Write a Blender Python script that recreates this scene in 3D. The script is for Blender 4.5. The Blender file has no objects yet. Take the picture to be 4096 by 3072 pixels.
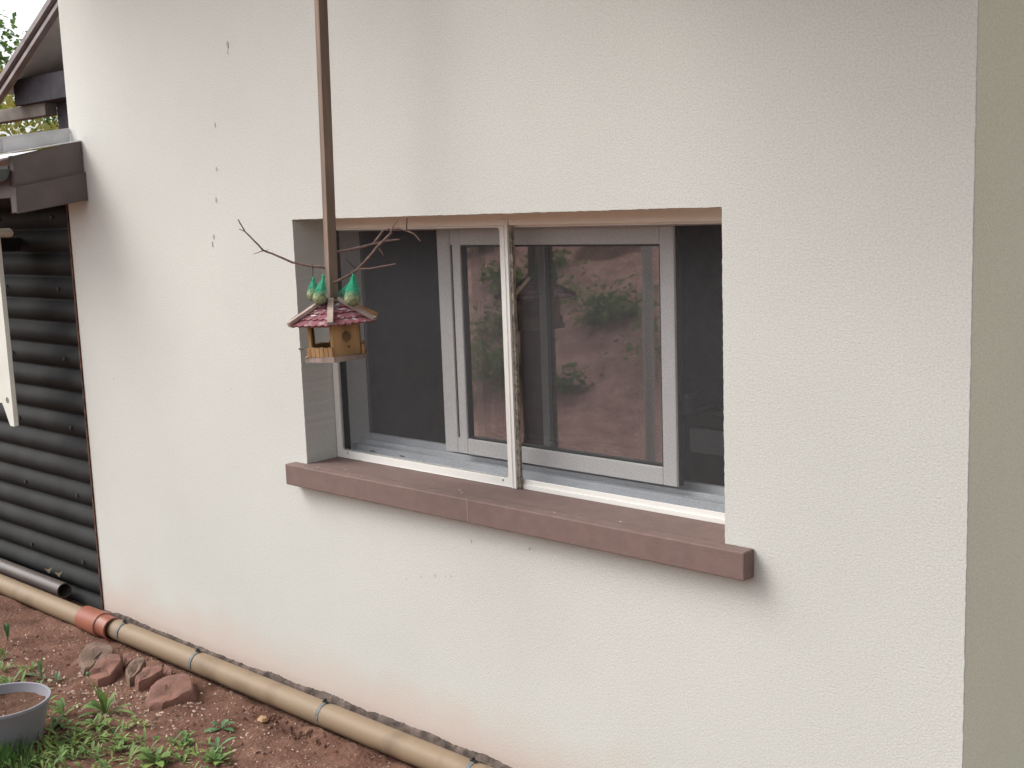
import bpy, math, random
from mathutils import Vector, Matrix, noise, geometry
random.seed(11)
sc = bpy.context.scene
C = sc.collection
R = math.radians

# ------------------------------------------------------------------ camera
FWD = Vector((-0.6729, 0.7250, -0.1474)); YAW, PITCH, ROLL = 0.7483, -0.1479, -0.0363
CAM = Vector((3.4235, -2.5951, 1.7699))
f_ = Vector((-math.sin(YAW)*math.cos(PITCH), math.cos(YAW)*math.cos(PITCH), math.sin(PITCH)))
r0 = Vector((math.cos(YAW), math.sin(YAW), 0)); u0 = r0.cross(f_)
RT = r0*math.cos(ROLL) + u0*math.sin(ROLL); UP = -r0*math.sin(ROLL) + u0*math.cos(ROLL)
cd = bpy.data.cameras.new("camera"); cam = bpy.data.objects.new("camera", cd); C.objects.link(cam)
cd.sensor_width = 36; cd.lens = 1204.8/1024*36; cd.clip_start = 0.05; cd.clip_end = 400
m = Matrix((RT, UP, -f_)).transposed().to_4x4(); m.translation = CAM
cam.matrix_world = m; sc.camera = cam

# ------------------------------------------------------------------ sky, sun, exposure
SUN_EL, SUN_AZ = R(48), R(-145)     # azimuth of the sun direction, measured from +x in the xy plane
w = bpy.data.worlds.new("World"); sc.world = w; w.use_nodes = True
nt = w.node_tree; nt.nodes.clear()
sky = nt.nodes.new("ShaderNodeTexSky"); sky.sky_type = 'NISHITA'; sky.sun_disc = False
sky.sun_elevation = SUN_EL; sky.sun_rotation = math.pi/2 - SUN_AZ; sky.air_density = 1.0; sky.dust_density = 4.0
hs = nt.nodes.new("ShaderNodeHueSaturation"); hs.inputs["Saturation"].default_value = 0.22
bg = nt.nodes.new("ShaderNodeBackground"); bg.inputs["Strength"].default_value = 0.15
wo = nt.nodes.new("ShaderNodeOutputWorld")
nt.links.new(sky.outputs[0], hs.inputs["Color"]); nt.links.new(hs.outputs[0], bg.inputs[0]); nt.links.new(bg.outputs[0], wo.inputs[0])
sd = bpy.data.lights.new("sun", 'SUN'); sd.energy = 0.7; sd.angle = R(35); sd.color = (1, 0.96, 0.9)
so = bpy.data.objects.new("sun", sd); C.objects.link(so)
sdir = Vector((math.cos(SUN_EL)*math.cos(SUN_AZ), math.cos(SUN_EL)*math.sin(SUN_AZ), math.sin(SUN_EL)))
so.rotation_euler = sdir.to_track_quat('Z', 'Y').to_euler(); so.location = (0, 0, 20)
sc.render.filter_size = 1.9
sc.view_settings.view_transform = 'Standard'; sc.view_settings.look = 'None'
sc.view_settings.exposure = 0.95; sc.view_settings.gamma = 1

# ------------------------------------------------------------------ materials
MATS = {}
def mat(name, col, rough=0.7, var=0.12, scale=8.0, bump=0.0, bscale=120.0, col2=None, spec=0.3, detail=6.0,
        lo=0.35, hi=0.65, stretch=None, metal=0.0, transl=0.0):
    """procedural surface: base colour mixed by a noise, fine bump"""
    if name in MATS: return MATS[name]
    M = bpy.data.materials.new(name); M.use_nodes = True; n = M.node_tree; N = n.nodes; L = n.links
    b = N["Principled BSDF"]; b.inputs["Roughness"].default_value = rough; b.inputs["Metallic"].default_value = metal
    b.inputs["Specular IOR Level"].default_value = spec
    tc = N.new("ShaderNodeTexCoord"); mp = N.new("ShaderNodeMapping"); L.new(tc.outputs["Object"], mp.inputs[0])
    if stretch: mp.inputs["Scale"].default_value = stretch
    no = N.new("ShaderNodeTexNoise"); no.inputs["Scale"].default_value = scale; no.inputs["Detail"].default_value = detail
    L.new(mp.outputs[0], no.inputs["Vector"])
    rp = N.new("ShaderNodeValToRGB"); c = col
    c2 = col2 or tuple(x*(1-var*2) for x in c)
    rp.color_ramp.elements[0].position = lo; rp.color_ramp.elements[1].position = hi
    rp.color_ramp.elements[0].color = (*c2, 1); rp.color_ramp.elements[1].color = (*(x*(1+var*0.5) for x in c), 1)
    L.new(no.outputs["Fac"], rp.inputs[0]); L.new(rp.outputs[0], b.inputs["Base Color"])
    if bump:
        nb = N.new("ShaderNodeTexNoise"); nb.inputs["Scale"].default_value = bscale; nb.inputs["Detail"].default_value = 4
        L.new(mp.outputs[0], nb.inputs["Vector"])
        bp = N.new("ShaderNodeBump"); bp.inputs["Strength"].default_value = min(1, bump); bp.inputs["Distance"].default_value = 0.004
        L.new(nb.outputs["Fac"], bp.inputs["Height"]); L.new(bp.outputs[0], b.inputs["Normal"])
    if transl:
        tr = N.new("ShaderNodeBsdfTranslucent"); L.new(rp.outputs[0], tr.inputs[0])
        mx = N.new("ShaderNodeMixShader"); mx.inputs[0].default_value = transl
        out = N["Material Output"]; L.new(b.outputs[0], mx.inputs[1]); L.new(tr.outputs[0], mx.inputs[2]); L.new(mx.outputs[0], out.inputs[0])
    MATS[name] = M; return M

def plaster_material(name, col, stain):
    M = bpy.data.materials.new(name); M.use_nodes = True; n = M.node_tree; N = n.nodes; L = n.links
    b = N["Principled BSDF"]; b.inputs["Roughness"].default_value = 0.92; b.inputs["Specular IOR Level"].default_value = 0.15
    tc = N.new("ShaderNodeTexCoord")
    big = N.new("ShaderNodeTexNoise"); big.inputs["Scale"].default_value = 1.3; big.inputs["Detail"].default_value = 5
    fine = N.new("ShaderNodeTexNoise"); fine.inputs["Scale"].default_value = 200; fine.inputs["Detail"].default_value = 3
    for t in (big, fine): L.new(tc.outputs["Object"], t.inputs["Vector"])
    r1 = N.new("ShaderNodeValToRGB"); r1.color_ramp.elements[0].position = .3; r1.color_ramp.elements[1].position = .7
    r1.color_ramp.elements[0].color = (*(x*0.93 for x in col), 1); r1.color_ramp.elements[1].color = (*col, 1)
    L.new(big.outputs["Fac"], r1.inputs[0])
    r2 = N.new("ShaderNodeValToRGB"); r2.color_ramp.elements[0].position = .3; r2.color_ramp.elements[1].position = .6
    r2.color_ramp.elements[0].color = (.84, .84, .83, 1); r2.color_ramp.elements[1].color = (1, 1, 1, 1)
    L.new(fine.outputs["Fac"], r2.inputs[0])
    mx = N.new("ShaderNodeMix"); mx.data_type = 'RGBA'; mx.blend_type = 'MULTIPLY'; mx.inputs[0].default_value = 1
    L.new(r1.outputs[0], mx.inputs[6]); L.new(r2.outputs[0], mx.inputs[7]); last = mx.outputs[2]
    if stain:   # splashed soil above the ground: irregular, fades out with height
        sp = N.new("ShaderNodeSeparateXYZ"); L.new(tc.outputs["Object"], sp.inputs[0])
        ns = N.new("ShaderNodeTexNoise"); ns.inputs["Scale"].default_value = 4.5; ns.inputs["Detail"].default_value = 8
        L.new(tc.outputs["Object"], ns.inputs["Vector"])
        a = N.new("ShaderNodeMath"); a.operation = 'MULTIPLY_ADD'; a.inputs[1].default_value = 0.30; a.inputs[2].default_value = 0.06
        L.new(ns.outputs["Fac"], a.inputs[0])
        mr = N.new("ShaderNodeMapRange"); mr.inputs[1].default_value = 0.0; mr.inputs[3].default_value = 0.8; mr.inputs[4].default_value = 0
        L.new(sp.outputs["Z"], mr.inputs[0]); L.new(a.outputs[0], mr.inputs[2])
        m2 = N.new("ShaderNodeMix"); m2.data_type = 'RGBA'; m2.inputs[7].default_value = (.64, .49, .42, 1)
        L.new(mr.outputs[0], m2.inputs[0]); L.new(last, m2.inputs[6]); last = m2.outputs[2]
    L.new(last, b.inputs["Base Color"])
    vb = N.new("ShaderNodeTexNoise"); vb.inputs["Scale"].default_value = 190; vb.inputs["Detail"].default_value = 5; vb.inputs["Roughness"].default_value = .65
    L.new(tc.outputs["Object"], vb.inputs["Vector"])
    bp = N.new("ShaderNodeBump"); bp.inputs["Strength"].default_value = .55; bp.inputs["Distance"].default_value = .0027
    L.new(vb.outputs["Fac"], bp.inputs["Height"]); L.new(bp.outputs[0], b.inputs["Normal"])
    return M

def glass_material():
    M = bpy.data.materials.new("window glass"); M.use_nodes = True; n = M.node_tree; N = n.nodes; L = n.links
    N.remove(N["Principled BSDF"]); out = N["Material Output"]
    fr = N.new("ShaderNodeFresnel"); fr.inputs[0].default_value = 5.2
    g = N.new("ShaderNodeBsdfGlossy"); g.inputs["Roughness"].default_value = 0.022; g.inputs[0].default_value = (.95, .97, .97, 1)
    t = N.new("ShaderNodeBsdfTransparent"); t.inputs[0].default_value = (.96, .98, .97, 1)
    no = N.new("ShaderNodeTexNoise"); no.inputs["Scale"].default_value = 3; tc = N.new("ShaderNodeTexCoord"); L.new(tc.outputs["Object"], no.inputs["Vector"])
    bp = N.new("ShaderNodeBump"); bp.inputs["Strength"].default_value = .02; bp.inputs["Distance"].default_value = .01
    L.new(no.outputs["Fac"], bp.inputs["Height"]); L.new(bp.outputs[0], g.inputs["Normal"])
    mx = N.new("ShaderNodeMixShader"); L.new(fr.outputs[0], mx.inputs[0]); L.new(t.outputs[0], mx.inputs[1]); L.new(g.outputs[0], mx.inputs[2])
    L.new(mx.outputs[0], out.inputs[0]); return M

def mesh_material(name, col, cover, sx, sz):
    """woven net: part of the surface is thread, the rest is open"""
    M = bpy.data.materials.new(name); M.use_nodes = True; n = M.node_tree; N = n.nodes; L = n.links
    b = N["Principled BSDF"]; b.inputs["Roughness"].default_value = .7; b.inputs["Base Color"].default_value = (*col, 1)
    b.inputs["Specular IOR Level"].default_value = .2
    out = N["Material Output"]; t = N.new("ShaderNodeBsdfTransparent")
    tc = N.new("ShaderNodeTexCoord"); mp = N.new("ShaderNodeMapping"); mp.inputs["Scale"].default_value = (sx, sx, sz)
    L.new(tc.outputs["Object"], mp.inputs[0])
    no = N.new("ShaderNodeTexNoise"); no.inputs["Scale"].default_value = 1; no.inputs["Detail"].default_value = 2; L.new(mp.outputs[0], no.inputs["Vector"])
    mr = N.new("ShaderNodeMapRange"); mr.inputs[1].default_value = .35; mr.inputs[2].default_value = .65
    mr.inputs[3].default_value = max(0, cover-.1); mr.inputs[4].default_value = min(1, cover+.1); L.new(no.outputs["Fac"], mr.inputs[0])
    mx = N.new("ShaderNodeMixShader"); L.new(mr.outputs[0], mx.inputs[0]); L.new(t.outputs[0], mx.inputs[1]); L.new(b.outputs[0], mx.inputs[2])
    L.new(mx.outputs[0], out.inputs[0]); return M

def net_material():
    """knitted net: open where stretched over the ball, dense where gathered above it"""
    M = mesh_material("green net", (.03, .38, .22), .5, 400, 250); N = M.node_tree.nodes; L = M.node_tree.links
    tc = N.new("ShaderNodeTexCoord"); sp = N.new("ShaderNodeSeparateXYZ"); L.new(tc.outputs["Object"], sp.inputs[0])
    mr = N.new("ShaderNodeMapRange"); mr.inputs[1].default_value = .004; mr.inputs[2].default_value = .03; mr.inputs[3].default_value = .28; mr.inputs[4].default_value = 1.25
    L.new(sp.outputs["Z"], mr.inputs[0])
    mx = [n for n in N if n.type == 'MIX_SHADER'][0]; old = mx.inputs[0].links[0].from_socket
    mu = N.new("ShaderNodeMath"); mu.operation = 'MULTIPLY'; L.new(old, mu.inputs[0]); L.new(mr.outputs[0], mu.inputs[1]); L.new(mu.outputs[0], mx.inputs[0])
    return M

def soil_material(name, dark, light, speck=True):
    M = bpy.data.materials.new(name); M.use_nodes = True; n = M.node_tree; N = n.nodes; L = n.links
    b = N["Principled BSDF"]; b.inputs["Roughness"].default_value = .95; b.inputs["Specular IOR Level"].default_value = .1
    tc = N.new("ShaderNodeTexCoord")
    a = N.new("ShaderNodeTexNoise"); a.inputs["Scale"].default_value = 6; a.inputs["Detail"].default_value = 10; a.inputs["Roughness"].default_value = .7
    L.new(tc.outputs["Object"], a.inputs["Vector"])
    r = N.new("ShaderNodeValToRGB"); r.color_ramp.elements[0].position = .36; r.color_ramp.elements[1].position = .66
    r.color_ramp.elements[0].color = (*dark, 1); r.color_ramp.elements[1].color = (*light, 1); L.new(a.outputs["Fac"], r.inputs[0])
    last = r.outputs[0]
    if speck:
        v = N.new("ShaderNodeTexVoronoi"); v.inputs["Scale"].default_value = 70; L.new(tc.outputs["Object"], v.inputs["Vector"])
        lt = N.new("ShaderNodeMath"); lt.operation = 'LESS_THAN'; lt.inputs[1].default_value = .2; L.new(v.outputs["Distance"], lt.inputs[0])
        sp = N.new("ShaderNodeSeparateColor"); L.new(v.outputs["Color"], sp.inputs[0])
        gt = N.new("ShaderNodeMath"); gt.operation = 'GREATER_THAN'; gt.inputs[1].default_value = .8; L.new(sp.outputs[0], gt.inputs[0])
        mu = N.new("ShaderNodeMath"); mu.operation = 'MULTIPLY'; L.new(lt.outputs[0], mu.inputs[0]); L.new(gt.outputs[0], mu.inputs[1])
        mx = N.new("ShaderNodeMix"); mx.data_type = 'RGBA'; mx.inputs[7].default_value = (.42, .33, .27, 1)
        L.new(mu.outputs[0], mx.inputs[0]); L.new(last, mx.inputs[6]); last = mx.outputs[2]
    L.new(last, b.inputs["Base Color"])
    nb = N.new("ShaderNodeTexNoise"); nb.inputs["Scale"].default_value = 60; nb.inputs["Detail"].default_value = 8
    L.new(tc.outputs["Object"], nb.inputs["Vector"])
    bp = N.new("ShaderNodeBump"); bp.inputs["Strength"].default_value = .9; bp.inputs["Distance"].default_value = .012
    L.new(nb.outputs["Fac"], bp.inputs["Height"]); L.new(bp.outputs[0], b.inputs["Normal"]); return M

PLASTER = plaster_material("white plaster", (.675, .683, .64), True)
SHADE_GREEN = plaster_material("shade tinted plaster", (.86, .845, .665), False)  # side wall's shade and green bounce put into the plaster colour
SOIL = soil_material("red soil", (.085, .042, .029), (.195, .108, .079))
POTSOIL = soil_material("potting soil", (.06, .033, .022), (.15, .085, .06))
GLASS = glass_material()
SCREEN = mesh_material("insect mesh", (.11, .11, .115), .35, 300, 300)
NET = net_material()
WHITE = mat("white powder coat", (.80, .79, .75), .35, .03, 3, spec=.4)
PVC = mat("white pvc", (.78, .78, .77), .35, .03, 3, spec=.4)
TRACK = mat("aluminium track", (.62, .65, .68), .4, .06, 5, spec=.5)
RUBBER = mat("black gasket", (.02, .02, .022), .6)
BRUSH = mat("grey brush pile", (.42, .37, .31), .95, .3, 90, 1, 200)
SILL = mat("brown sandstone", (.205, .142, .125), .75, .05, 22, .35, 220, spec=.25)
MORTAR = mat("grey mortar", (.15, .118, .10), .95, .3, 25, 1, 60)
CLAD = mat("dark corrugated sheet", (.024, .025, .025), .72, .25, 5, .2, 90, spec=.2, col2=(.016, .0165, .0165))
BLACK = mat("dark void board", (.014, .013, .013), .9)
TRIM = mat("rusty trim", (.13, .058, .036), .8, .35, 30)
FASCIA = mat("grey brown painted timber", (.135, .112, .106), .6, .1, 7, .15, 60)
ZINC = mat("pale zinc", (.62, .62, .64), .45, .12, 6, spec=.5)
GUTTER = mat("grey gutter", (.10, .115, .11), .5, .1)
PIPE = mat("sand coloured pipe", (.245, .178, .115), .55, .06, 6, col2=(.165, .115, .073), spec=.3, detail=11, lo=.30, hi=.50)
ORANGE = mat("orange pipe", (.26, .088, .054), .45, .08, 12, spec=.45)
BROWNPIPE = mat("grey brown pipe", (.105, .085, .077), .4, .08, 6, spec=.45)
STEEL = mat("galvanised strap", (.17, .185, .18), .6, .2, 40)
SCREW = mat("dark screw", (.06, .058, .055), .5, metal=.4)
STONE = mat("red sandstone", (.21, .105, .08), .9, .15, 14, .9, 90, col2=(.155, .085, .066))
STONEG = mat("grey sandstone", (.185, .125, .095), .9, .15, 14, .9, 90, col2=(.13, .085, .065))
PEBBLE = mat("pale grit", (.54, .42, .34), .9, .3, 40, col2=(.22, .13, .095))
POT = mat("grey plastic pot", (.25, .245, .275), .5, .06, 5)
LEAF = mat("weed leaf", (.225, .31, .085), .55, .2, 14, col2=(.10, .19, .06), transl=.25)
LEAFB = mat("blue green leaf", (.13, .25, .11), .5, .2, 14, col2=(.08, .17, .075), transl=.2)
STEM = mat("pale stem", (.27, .33, .09), .6, .1, transl=.2)
YELLOW = mat("yellow petal", (.62, .34, .04), .6)
DRYLEAF = mat("pale dry leaf", (.62, .52, .36), .8, transl=.2)
WOODW = mat("weathered wood", (.40, .31, .27), .85, .25, 18, .5, 90, stretch=(1, 1, .2))
WOODO = mat("honey stained wood", (.46, .28, .13), .7, .2, 22, .3, 60, col2=(.30, .17, .075), stretch=(1, 1, .25))
WOODD = mat("dark wood and inner shade", (.085, .048, .027), .9, .2, 14)
POLE = mat("brown pole timber", (.25, .18, .14), .75, .18, 10, .3, 80, stretch=(3, 3, .3))
ROOFP = mat("pink painted shingle", (.205, .075, .088), .7, .2, 38, col2=(.36, .27, .28), lo=.36, hi=.46)
TWIG = mat("twig bark", (.27, .18, .155), .85, .2, 60, .5, 200)
TWIGD = mat("dark twig bark", (.055, .04, .036), .85, .2, 60)
WIRE = mat("black cord", (.02, .02, .022), .6)
SEED = mat("suet and seeds", (.44, .40, .23), .9, .5, 150, 1, 200, col2=(.17, .15, .08), detail=3)
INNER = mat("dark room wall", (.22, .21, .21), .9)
FLOOR = mat("dark room floor", (.09, .07, .06), .8)
WOODT = mat("dark furniture wood", (.075, .04, .028), .6, .2, 12)
CLOTH = mat("ochre cloth", (.55, .44, .11), .9, .2, 40)
DRAWER = mat("pale drawer front", (.75, .73, .70), .6, .05)
BARK = mat("tree bark", (.10, .075, .055), .95, .3, 14, 1, 40)
TREELEAF = mat("tree leaf", (.17, .27, .07), .6, .2, 4, col2=(.10, .18, .04), transl=.4)
AUTUMN = mat("yellowing leaf", (.34, .27, .06), .6, .2, 3, col2=(.14, .20, .05), transl=.4)
SOFFIT = mat("beige grey soffit", (.80, .78, .74), .85, .06)
DARKWOOD = mat("dark stained beam", (.06, .058, .07), .8, .15)
ROOFT = mat("brown roof tile", (.16, .09, .07), .85, .2, 9)

# ------------------------------------------------------------------ mesh helpers
class MB:
    def __init__(s): s.v = []; s.f = []
    def add(s, vs, fs):
        o = len(s.v); s.v += [Vector(p) for p in vs]; s.f += [tuple(i+o for i in q) for q in fs]; return s
    def box(s, x0, x1, y0, y1, z0, z1, mtx=None):
        v = [Vector((x, y, z)) for z in (z0, z1) for y in (y0, y1) for x in (x0, x1)]
        if mtx: v = [mtx @ p for p in v]
        return s.add(v, [(0, 2, 3, 1), (4, 5, 7, 6), (0, 1, 5, 4), (2, 6, 7, 3), (0, 4, 6, 2), (1, 3, 7, 5)])
    def tube(s, pts, rad, n=10, caps=True, squash=1.0):
        pts = [Vector(p) for p in pts]; k = len(pts)
        rs = list(rad) if isinstance(rad, (list, tuple)) else [rad]*k
        rings = []; prev = None
        for i, p in enumerate(pts):
            t = (pts[min(i+1, k-1)] - pts[max(i-1, 0)]).normalized()
            if prev is None:
                a = Vector((0, 0, 1)) if abs(t.z) < .9 else Vector((1, 0, 0)); nx = t.cross(a).normalized()
            else:
                nx = (prev - t*prev.dot(t)); nx = nx.normalized() if nx.length > 1e-6 else t.orthogonal().normalized()
            prev = nx; ny = t.cross(nx)
            rings.append([p + (nx*math.cos(2*math.pi*j/n) + ny*math.sin(2*math.pi*j/n)*squash)*rs[i] for j in range(n)])
        vs = [q for r in rings for q in r]; fs = []
        for i in range(k-1):
            for j in range(n):
                a = i*n+j; b = i*n+(j+1) % n; fs.append((a, b, b+n, a+n))
        if caps: fs += [tuple(range(n-1, -1, -1)), tuple((k-1)*n+j for j in range(n))]
        return s.add(vs, fs)
    def prism(s, poly, axis, a, b):
        """extrude a 2-D outline along an axis (0 x, 1 y, 2 z) from a to b"""
        def P(p, t):
            q = list(p); q.insert(axis, t); return Vector(q)
        n = len(poly); vs = [P(p, a) for p in poly] + [P(p, b) for p in poly]
        fs = [(i, (i+1) % n, (i+1) % n+n, i+n) for i in range(n)]
        tri = geometry.tessellate_polygon([[Vector((p[0], p[1], 0)) for p in poly]])
        fs += [tuple(t) for t in tri] + [tuple(i+n for i in reversed(t)) for t in tri]
        return s.add(vs, fs)
    def lathe(s, prof, n=24, origin=(0, 0, 0)):
        o = Vector(origin); vs = []; fs = []
        for r, z in prof:
            for j in range(n):
                a = 2*math.pi*j/n; vs.append(o + Vector((r*math.cos(a), r*math.sin(a), z)))
        for i in range(len(prof)-1):
            for j in range(n):
                a = i*n+j; b = i*n+(j+1) % n; fs.append((a, b, b+n, a+n))
        return s.add(vs, fs)
    def leaf(s, a, b, width, lift=.3, seg=6, fold=.25, side=None, tipw=.15, wmax=.62):
        """curved leaf blade from a to b"""
        a = Vector(a); b = Vector(b); d = b-a; c = a + d*.5 + Vector((0, 0, lift*d.length))
        sd = side or d.cross(Vector((0, 0, 1)))
        sd = Vector(sd); sd = sd.normalized() if sd.length > 1e-6 else Vector((1, 0, 0))
        vs = []; fs = []
        for i in range(seg+1):
            t = i/seg; p = a*(1-t)**2 + c*2*t*(1-t) + b*t*t
            if t < wmax: wd = .18 + .82*(math.sin(t/wmax*math.pi/2))**1.6
            else: wd = math.cos((t-wmax)/(1-wmax)*math.pi/2)**.7
            wd = max(wd, .04)*width/2
            tg = (c-a)*(1-t) + (b-c)*t; nn = sd.cross(tg); nn = nn.normalized() if nn.length > 1e-9 else Vector((0, 0, 1))
            if nn.z < 0: nn = -nn
            vs += [p - sd*wd + nn*wd*fold, p, p + sd*wd + nn*wd*fold]
        for i in range(seg):
            k = i*3; fs += [(k, k+1, k+4, k+3), (k+1, k+2, k+5, k+4)]
        return s.add(vs, fs)
    def build(s, name, material, parent=None, smooth=None, bevel=0, subsurf=0, loc=None):
        me = bpy.data.meshes.new(name); me.from_pydata([tuple(p) for p in s.v], [], s.f); me.validate(); me.update()
        o = bpy.data.objects.new(name, me); C.objects.link(o); me.materials.append(material)
        if parent is not None: o.parent = parent
        if loc: o.location = loc
        if smooth is not None:
            me.polygons.foreach_set("use_smooth", [True]*len(me.polygons))
            if smooth < 180:
                try: me.set_sharp_from_angle(angle=R(smooth))
                except Exception: pass
        if bevel:
            b = o.modifiers.new("bevel", 'BEVEL'); b.width = bevel; b.segments = 2; b.limit_method = 'ANGLE'; b.angle_limit = R(40)
        if subsurf:
            q = o.modifiers.new("subdivision", 'SUBSURF'); q.levels = subsurf; q.render_levels = subsurf
        return o
def bx(*a): return MB().box(*a)
def thing(name, label, cat, loc=(0, 0, 0), group=None, rot=None):
    o = bpy.data.objects.new(name, None); C.objects.link(o); o.location = loc; o.empty_display_size = .05
    if rot: o.rotation_euler = rot
    o["label"] = label; o["category"] = cat
    if group: o["group"] = group
    return o
def tag(o, label=None, cat=None, group=None, kind=None):
    if label: o["label"] = label
    if cat: o["category"] = cat
    if group: o["group"] = group
    if kind: o["kind"] = kind
    return o
def nz(x, y, z=0, s=1): return noise.noise(Vector((x*s, y*s, z*s)))

# ------------------------------------------------------------------ ground
def bank(y, x=0):
    d = -3.7 - y
    if d <= 0: return 0.0
    d2 = min(d, 10.0); return .36*d2*(1-math.exp(-d2*1.2)) + .02*max(0, d-10)
def gz(x, y):
    z = bank(y, x) + (0.25*nz(x, y, 2, .35) + .1*nz(x, y, 4, .9))*min(1, max(0, (-3.4-y)/2))
    near = max(0, 1 - max(0, abs(x+.4)-2.6)/1.5)*max(0, 1-max(0, -y-1.5)/1.5)
    z += near*(.012*nz(x, y, 5, 3.2) + .008*nz(x, y, 7, 11) + .005*nz(x, y, 1, 34))
    if y > -.2: z -= .012*min(1, (y+.2)/.1)
    z += near*.016*math.exp(-((y+.212)/.022)**2)*max(0, .55+nz(x, y, 9, 7))
    # crumbled hollow in the soil in front of the pipe
    z -= .02*math.exp(-(((x-.12)/.10)**2 + ((y+.245)/.03)**2))*(1+1.5*nz(x, y, 3, 30))
    return z
def lin(a, b, n): return [a+(b-a)*i/n for i in range(n)]
xs = lin(-90, -20, 7)+lin(-20, -4, 14)+lin(-4, -2.4, 16)+lin(-2.4, 1.3, 230)+lin(1.3, 4, 26)+lin(4, 20, 14)+lin(20, 91, 7)
ys = lin(-90, -20, 8)+lin(-20, -3, 50)+lin(-3, -1.15, 26)+lin(-1.15, .02, 110)+lin(.02, 1, 4)+lin(1, 10, 8)+lin(10, 91, 8)
g = MB(); nxs = len(xs)
g.add([Vector((x, y, gz(x, y))) for y in ys for x in xs],
      [(j*nxs+i, j*nxs+i+1, (j+1)*nxs+i+1, (j+1)*nxs+i) for j in range(len(ys)-1) for i in range(nxs-1)])
tag(g.build("ground", SOIL, smooth=180), kind="structure")
bs = MB(); bxs = lin(-30, 2.01, 90); bys = lin(-16, -3.0, 70)
bs.add([Vector((x, y, gz(x, y)+.012)) for y in bys for x in bxs], [(j*len(bxs)+i, j*len(bxs)+i+1, (j+1)*len(bxs)+i+1, (j+1)*len(bxs)+i) for j in range(len(bys)-1) for i in range(len(bxs)-1)])
tag(bs.build("bank", soil_material("dry red clay", (.27, .14, .11), (.54, .32, .275), False), smooth=180), kind="structure")

# ------------------------------------------------------------------ house
house = thing("house", "white rendered house wall with a wide sliding window and brown stone sill", "house")
XL, XLL, XR, ZT = -1.512, -1.578, 2.384, 3.25
WX, WZ0, WZ1 = 1.7505, .878, 1.745
def jit(a=.0009): return random.uniform(-a, a)
outer = [(XLL, -.15), (XR, -.15)]
outer += [(XR+jit(.0008), z) for z in lin(-.1, ZT, 260)] + [(XR, ZT), (XL, ZT), (XL, 2.0), (XLL, 2.0)]
hole = []
for z in lin(.80, WZ1, 90): hole.append((jit(), z))
for x in lin(0, WX, 150): hole.append((x, WZ1+jit()))
for z in lin(WZ1, .80, 90): hole.append((WX+jit(), z))
hole.append((WX, .80))
hole[0] = (0, .80)
tri = geometry.tessellate_polygon([[Vector((*p, 0)) for p in outer], [Vector((*p, 0)) for p in hole]])
pts = outer+hole; no_ = len(outer)
wl = MB(); wl.add([Vector((p[0], 0, p[1])) for p in pts], [tuple(t) for t in tri])
# returns: the window reveal and the two wall ends
n = len(hole); vs = []
for p in hole: vs += [Vector((p[0], 0, p[1])), Vector((p[0]*.9 + .1*round(p[0]/WX)*WX, .2, p[1]))]
wl.add(vs, [(2*i, 2*i+1, 2*((i+1) % n)+1, 2*((i+1) % n)) for i in range(n-1)])
rv = [p for p in outer if p[0] > 2]
vs = []
for p in rv: vs += [Vector((p[0], 0, p[1])), Vector((XR-.002, .012, p[1]))]
wl.add(vs, [(2*i, 2*i+2, 2*i+3, 2*i+1) for i in range(len(rv)-1)])
wl.add([(XLL, 0, -.15), (XLL, .3, -.15), (XLL, .3, 2.0), (XLL, 0, 2.0)], [(0, 1, 2, 3)])
wl.add([(XL, 0, 2.0), (XL, 4, 2.0), (XL, 4, ZT), (XL, 0, ZT)], [(0, 1, 2, 3)])
wl.build("front_wall", PLASTER, house)
MB().add([(XR-.003, .003, -.15), (XR-.003, 5.5, -.15), (XR-.003, 5.5, ZT), (XR-.003, .003, ZT)], [(0, 1, 2, 3)]).build("side_wall", SHADE_GREEN, house)
# roof overhang
ro = MB(); ro.box(XL-.25, XR+.5, -.5, 5.6, ZT, ZT+.14)
ro.build("roof_overhang", mat("pale eaves boards", (.50, .46, .36), .7, .1, 6), house)
shade_deck = MB(); shade_deck.box(1.2, XR+1.7, -1.0, -.004, 2.96, 3.10)  # unseen deck added overhead to dim and tint the wall's right side
shade_deck.build("added_shade_deck", mat("shade deck boards", (.46, .42, .24), .7, .15, 8, .2, 50, stretch=(.3, 3, 3)), house, bevel=.004)
for yy in (-.98, -.55): MB().box(1.2, XR+1.7, yy, yy+.08, 2.84, 2.959).build("added_shade_joist", FASCIA, house)  # joists of the added, unseen deck
MB().prism([(-.75, ZT+.142), (5.6, ZT+.142), (5.6, ZT+2.3), (2.4, ZT+2.3)], 0, XL-.35, XR+.6).build("roof", ROOFT, house)
# mortar edge along the foot of the wall
p = MB(); N_ = 420; vs = []
for i in range(N_+1):
    x = XLL + (XR-XLL)*i/N_; t = i/N_
    h = .007 + .017*t + (.010+.012*t)*nz(x, 1, 0, 5.3) + .006*nz(x, 3, 0, 21) + .004*nz(x, 8, 0, 90)
    y = -.008 + .004*nz(x, 5, 0, 14)
    vs += [Vector((x, y-.02, -.03)), Vector((x, y-.004, max(.004, h*.7))), Vector((x, y, max(.006, h))), Vector((x, .001, max(.006, h+.002)))]
p.add(vs, [(4*i+k, 4*i+4+k, 4*i+5+k, 4*i+1+k) for i in range(N_) for k in range(3)])
p.build("mortar_edge", MORTAR, house)
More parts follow.
